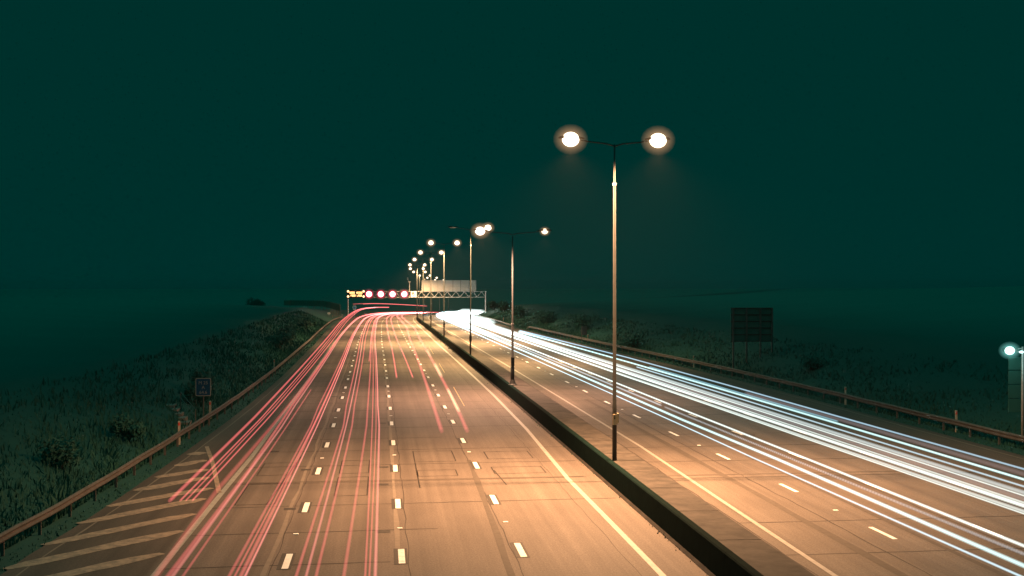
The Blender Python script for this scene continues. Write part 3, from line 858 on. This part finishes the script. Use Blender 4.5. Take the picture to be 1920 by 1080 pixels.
def shrub(x, y, r, h, label, n=900):
    s = empty('shrub', (x, y, ground_z(x, y))); tag(s, label, 'shrub', 'shrubs on the verges')
    f = MB(); lobes = [(random.uniform(-.6, .6)*r, random.uniform(-.6, .6)*r, random.uniform(.35, .8)*h, random.uniform(.3, .55)*r) for _ in range(9)]
    for _ in range(n):
        cx, cy_, cz, cr = random.choice(lobes)
        d = Vector((random.gauss(0, 1), random.gauss(0, 1), random.gauss(0, 1))).normalized()*cr*random.uniform(.5, 1.1)
        c = Vector((cx, cy_, max(.05, cz+d.z)))+Vector((d.x, d.y, 0))
        q = .05+.0004*y
        a = Vector((random.gauss(0, 1), random.gauss(0, 1), random.gauss(0, 1))).normalized(); b = a.orthogonal().normalized()
        f.quad(c-a*q*1.6, c+b*q*.7, c+a*q*1.6, c-b*q*.7)
    f.build('foliage', M['leaf'], s)
    t = MB()
    for cx, cy_, cz, cr in lobes[:6]: t.tube([(0, 0, -.1), (cx*.4, cy_*.4, cz*.5), (cx, cy_, cz)], [.03, .022, .008], 6)
    t.build('stems', M['bark'], s)
SH = [(-11.9, 80, .9, 1.6, 'leafy shrub behind the left rail just beyond the blue location sign'), (-12.3, 84, 1.1, 2.0, 'taller shrub on the left bank beyond the blue location sign'),
      (-12.6, 62, .9, 1.2, 'low shrub on the left bank below the concrete steps'), (-13.2, 52, 1.1, 1.1, 'spreading low shrub on the left bank at the nearest marker post'),
      (-12.4, 150, 1.5, 1.9, 'round shrub behind the left rail halfway to the bend'), (-12.8, 162, 1.4, 2.3, 'upright shrub next beyond the round one behind the left rail'),
      (-13.3, 215, 1.8, 2.2, 'broad shrub behind the left rail before the bend'), (-13.7, 232, 1.6, 2.0, 'dark shrub behind the left rail nearest the bend'),
      (31.5, 150, 1.7, 1.6, 'low shrub on the right bank beside the thin dark stake'), (32.4, 190, 2.2, 2.4, 'wide shrub on the right bank behind the second lighting column'),
      (31.5, 230, 2.2, 2.2, 'shrub on the right bank above the turned down rail end'), (31, 275, 2.4, 2.6, 'shrub on the right bank next to the reddish marker post'),
      (33, 330, 2.6, 3.0, 'tall shrub on the right bank short of the gantry leg'), (36.8, 400, 2.6, 2.6, 'dark shrub right beside the right gantry leg'),
      (35.8, 98, 1.2, 1.0, 'low bush on the right bank below the dark sign back'), (-52, 508, 4.5, 3.2, 'large dim bush far beyond the left verge past the timber fence')]
for a in SH: shrub(*a, n=700 if a[1] < 300 else 900)

# ------------------------------------------------------------------ light trails: glowing tubes at the height of the lamps
_gm = {}
def trail(name, label, group, cat, pts, z, r, color, strength, far=True, dashed=None, spread=500, near=300, gain=110):
    """pts: (y, offset) along the road"""
    py, po = [p[0] for p in pts], [p[1] for p in pts]
    ys, y = [], py[0]
    while y < py[-1]:
        ys.append(y); y += 1.5 if y < 120 else 3.0 if y < 300 else 6.0
    ys.append(py[-1])
    mb = MB(); pw = []
    spans = [ys] if not dashed else [[v, v+dashed[1]] for v in np.arange(py[0], min(py[-1], dashed[2]), dashed[0])]+[[v for v in ys if v >= dashed[2]]]
    for sp_ in spans:
        if len(sp_) < 2: continue
        for k in (1.0, .72, .42):
            n = len(mb.v); seg = 8
            for v in sp_:
                o = float(np.interp(v, py, po))
                rr = r*k*(1+max(0, v-60)/near+max(0, min(v, 460)-150)/spread)  # far tubes widened to carry the glare of the lamps
                for s in range(seg):
                    an = 2*math.pi*s/seg
                    mb.v.append(P(v, o+rr*math.cos(an), z+rr*math.sin(an))); pw.append(1+(min(v, 400)-30)/gain if far else 1)
            for i in range(len(sp_)-1):
                for s in range(seg): s2 = (s+1) % seg; mb.f.append((n+i*seg+s, n+i*seg+s2, n+(i+1)*seg+s2, n+(i+1)*seg+s))
    key = (color, strength)
    if key not in _gm: _gm[key] = glow(name+'_light', color, strength/6)
    loc = P(py[0], po[0], z)
    o = mb.build(name, _gm[key], loc=loc, smooth=True)
    at = o.data.attributes.new('power', 'FLOAT', 'POINT'); at.data.foreach_set('value', pw)
    tag(o, label, cat, group)
RED, PINK, DEEP = (1, .17, .17), (1, .27, .25), (1, .12, .13)
RN, RG, RC = 'red_light_trail', 'red tail light trails', 'light trail'
def red(label, pts, z=.8, r=.05, c=RED, s=.5): trail(RN, label, RG, RC, pts, z, r*1.05, c, s*1.15)
red('thick red trail, leftmost of the four high strands that start over the hatching', [(31, -5.89), (50, -5.8), (192, -6.1), (420, -6.1), (470, -6.1)], 3.0, .05, RED, .5)
red('thin red trail, second of the four high strands that start over the hatching', [(31, -5.63), (50, -5.5), (192, -5.8), (420, -5.8)], 3.0, .026, RED, .6)
red('thin red trail, third of the four high strands that start over the hatching', [(31, -5.49), (55, -5.37), (195, -5.55), (400, -5.55)], 3.0, .022, RED, .5)
red('thin red trail, rightmost of the four high strands that start over the hatching', [(31, -5.33), (50, -5.21), (192, -5.21), (400, -5.2)], 3.0, .026, RED, .6)
B6 = [(540, -6.1), (600, -6.1)]
red('faint wide red trail lying left of the nearside edge line', [(26, -6.3), (45, -6.62), (65, -6.43), (90, -6.3), (235, -6.15)]+B6, .9, .09, DEEP, .20)
red('soft red trail along the nearside edge line, left strand of the bundle', [(26, -6.12), (50, -5.98), (77, -6.16), (266, -6.16)]+B6, .9, .07, RED, .30)
red('pale red trail running on the nearside edge line, middle strand of the bundle', [(26, -5.98), (65, -5.89), (77, -5.98), (266, -6.0)]+B6, .9, .05, PINK, .36)
red('short faint red trail beginning beside the edge line above the steps', [(26, -5.72), (55, -5.65), (88, -5.62)], .9, .04, RED, .26)
C6 = [(540, -4.4), (610, -4.4)]
red('red trail, leftmost strand of the bundle right of the edge line', [(26, -4.6), (66, -4.43), (77, -4.54), (260, -4.5)]+C6, .8, .05, RED, .30)
red('red trail, second strand of the bundle right of the edge line', [(26, -4.45), (66, -4.3), (260, -4.4)]+C6, .8, .035, RED, .36)
red('red trail, third strand of the bundle right of the edge line', [(26, -4.27), (77, -4.27), (260, -4.35)]+C6, .8, .06, RED, .36)
red('bright red trail, rightmost strand of the bundle right of the edge line', [(26, -4.17), (66, -4.08), (270, -4.25)]+C6, .8, .038, PINK, .6)
D6 = [(540, -2.8), (610, -2.8)]
red('red trail just right of the left dashed line, left strand of three', [(26, -2.86), (66, -2.67), (77, -2.81), (260, -3.2)]+D6, .8, .05, RED, .34)
red('bright red trail just right of the left dashed line, middle strand of three', [(26, -2.58), (66, -2.53), (160, -2.7), (270, -2.9)]+D6, .8, .045, PINK, .42)
red('soft red trail just right of the left dashed line, right strand of three', [(26, -2.33), (66, -2.21), (77, -2.31), (287, -2.38)]+D6, .8, .05, RED, .32)
E6 = [(540, -1.1), (610, -1.1)]
red('lone soft red trail in the middle of the second lane', [(26, -1.62), (66, -1.43), (77, -1.47), (264, -1.6)]+E6, .8, .055, RED, .30)
red('thin red trail left of the middle dashed line, left strand of its three', [(26, -1.02), (66, -1.13), (160, -1.35), (286, -1.3)]+E6, .8, .035, RED, .38)
red('thin red trail left of the middle dashed line, middle strand of its three', [(26, -.93), (66, -.92), (160, -1.15), (286, -1.15)]+E6, .8, .03, RED, .36)
red('bright red trail left of the middle dashed line, right strand of its three', [(26, -.78), (66, -.75), (77, -.84), (160, -1.0), (286, -1.0)]+E6, .8, .05, PINK, .5)
red('short far red trail in the second lane starting halfway to the bend', [(122, -1.66), (165, -1.55), (280, -1.5)]+E6, .8, .06, RED, .3)
red('red trail in the third lane ending abruptly, left of the pair', [(100, .71), (150, 1.0), (286, 1.12), (420, 1.1), (610, 1.1)], .8, .07, RED, .46)
red('red trail in the third lane ending abruptly, right of the pair', [(100, 2.04), (150, 2.05), (323, 2.18), (610, 2.2)], .8, .07, RED, .46)
red('broad red trail crossing the right dashed line, left of the pair changing lane', [(63, 2.49), (77, 2.66), (154, 3.69), (227, 4.7), (300, 4.3), (383, 2.7), (610, 2.6)], .8, .12, RED, .32)
red('broad red trail crossing the right dashed line, right of the pair changing lane', [(63, 3.82), (76, 4.07), (147, 5.02), (220, 6.0), (300, 5.4), (400, 3.9), (610, 3.9)], .8, .12, RED, .32)
red('high thin red trail under the gantry starting furthest left', [(330, -8.3), (360, -7.6), (420, -6.8), (600, -6)], 4.3, .032, DEEP, .22)
red('high red trail under the gantry starting right of the other high one', [(330, -5.6), (360, -5.4), (600, -5.3)], 4.3, .038, RED, .26)
AMB = (1, .74, .38)
for lab, pts, r, s in (('far', [(129, 4.82), (141, 5.0)], .13, .45), ('middle', [(101, 4.44), (116, 4.65)], .14, .7), ('near', [(73, 4.02), (88, 4.23)], .11, .8)):
    trail('indicator_light_trail', {'far': 'short cream indicator flash on the lane changing red trail, farthest of three', 'middle': 'short cream indicator flash on the lane changing red trail, middle of three', 'near': 'short cream indicator flash on the lane changing red trail, nearest of three'}[lab], 'indicator flashes of the lane changing car', 'light trail', pts, .82, r, AMB, s, far=False)
for lab, pts in (('farthest', [(132, 5.27), (147, 5.5)]), ('middle', [(104, 4.88), (116, 5.04)]), ('nearest', [(75, 4.51), (89, 4.71)])):
    trail('side_indicator_light_trail', 'hair thin amber dash right of the lane changing red trail, %s of three' % lab, 'thin side indicator flashes', 'light trail', pts, .9, .028, (1, .6, .2), .6, far=False)

WHITE, CYAN, BLUE, PINKW = (.86, 1, .95), (.62, .98, 1), (.38, .62, .82), (.55, .42, .44)
WN, WG = 'white_light_trail', 'white headlight trails'
def white(label, pts, r, c, s, z=.7, dashed=None): trail(WN, label, WG, RC, pts, z, r, c, s, dashed=dashed, spread=42, near=170, gain=180)
def fo(o, y1): return [(206, o-.9), (300, o-1.1), (420, o-1.1), (y1, o-1.1)]
white('thin pale blue white trail nearest the right guard rail', [(34, 26.2), (69, 26.04), (92, 25.99), (127, 25.7), (206, 23.6)], .05, (.45, .68, .85), .75)
white('faint pinkish trail between the two outermost white ones', [(34, 25.4), (68, 25.5), (84, 25.3)], .12, PINKW, .18)
white('bright cyan white trail, second from the right guard rail', [(34, 24.75), (66, 24.63), (119, 24.2), (201, 22.9)], .06, CYAN, 1.0)
white('thin blue trail closely above the second one from the rail, starting beyond the first column', [(66, 25.05), (112, 24.7)], .06, (.3, .6, .72), .5)
white('thin pale trail, third from the right guard rail, starting just past the first column', [(34, 23.9), (63, 23.68), (112, 23.47)], .045, (.55, .78, .9), .8)
white('widest soft white band in the middle of the oncoming lanes', [(33, 23.2), (61, 22.9), (92, 22.6), (110, 22.35), (152, 21.9)]+fo(22.6, 610), .095, (.72, .84, .84), .55)
white('faint pinkish band below the widest soft white one', [(33, 22.5), (60, 22.25), (107, 21.7), (200, 21.2), (420, 20.9)], .12, (.62, .55, .58), .2)
white('brightest white trail, upper of the twin thick strands', [(33, 21.8), (58, 21.43), (103, 20.95), (150, 20.6)]+fo(21.5, 600), .088, WHITE, 1.05)
white('thick white trail with a sharp lower edge, lower of the twin strands', [(33, 21.25), (56, 20.8), (83, 20.42), (100, 20.15), (177, 19.4)]+fo(20.3, 590), .075, WHITE, .6)
white('crisp white strand at the lower rim of the soft band', [(33, 22.85), (61, 22.55), (92, 22.2), (150, 21.5), (300, 21.2), (420, 21.2), (590, 21.2)], .035, WHITE, .8)
white('crisp white strand at the very bottom of the twin thick strands', [(33, 21.0), (58, 20.55), (83, 20.2), (100, 19.95), (177, 19.2), (420, 19.0), (580, 19.0)], .03, WHITE, .8)
white('hard thin white trail between the twin thick strands and the soft band', [(33, 22.1), (58, 21.85), (103, 21.4), (200, 20.6), (420, 20.2), (560, 20.2)], .04, WHITE, .7)
white('white trail, uppermost of the lower group beside the median', [(28, 18.3), (52, 18.14), (73, 17.95), (89, 17.89), (162, 17.59)]+fo(18.4, 600), .06, WHITE, 1.0)
white('flickering dotted trail between the two bright lower white ones', [(28, 17.75), (71, 17.24), (86, 17.19), (160, 16.9), (300, 16.6)], .06, (.6, .72, .8), .55, dashed=(.26, .15, 75))
white('bright cyan white trail, thickest of the lower group beside the median', [(28, 16.95), (52, 16.8), (68, 16.5), (83, 16.46), (151, 16.26)]+fo(17.1, 580), .075, CYAN, 1.0)
white('thin bluish trail, lowest of all and nearest the median', [(28, 16.25), (52, 15.87), (65, 15.81), (79, 15.7), (142, 15.24), (206, 15.0), (420, 15.0), (560, 15.0)], .042, (.55, .82, .95), 1.0)
white('short white trail whose end shows beside the gap in the right rail', [(262, 24.0), (300, 23.2), (420, 22.8), (600, 22.6)], .16, WHITE, .8)

# ------------------------------------------------------------------ thin night haze
if HAZE:
    hz = MB(); hz.box(-4100, 4700, -200, 6100, -16.0, 26)
    hm_ = bpy.data.materials.new('haze_air'); hm_.use_nodes = True
    nt = hm_.node_tree; nt.nodes.clear()
    o = nt.nodes.new('ShaderNodeOutputMaterial'); v = nt.nodes.new('ShaderNodeVolumePrincipled')
    v.inputs['Color'].default_value = (.25, .25, .25, 1); v.inputs['Density'].default_value = HAZE
    nt.links.new(v.outputs[0], o.inputs['Volume'])
    tag(hz.build('haze', hm_), kind='stuff')
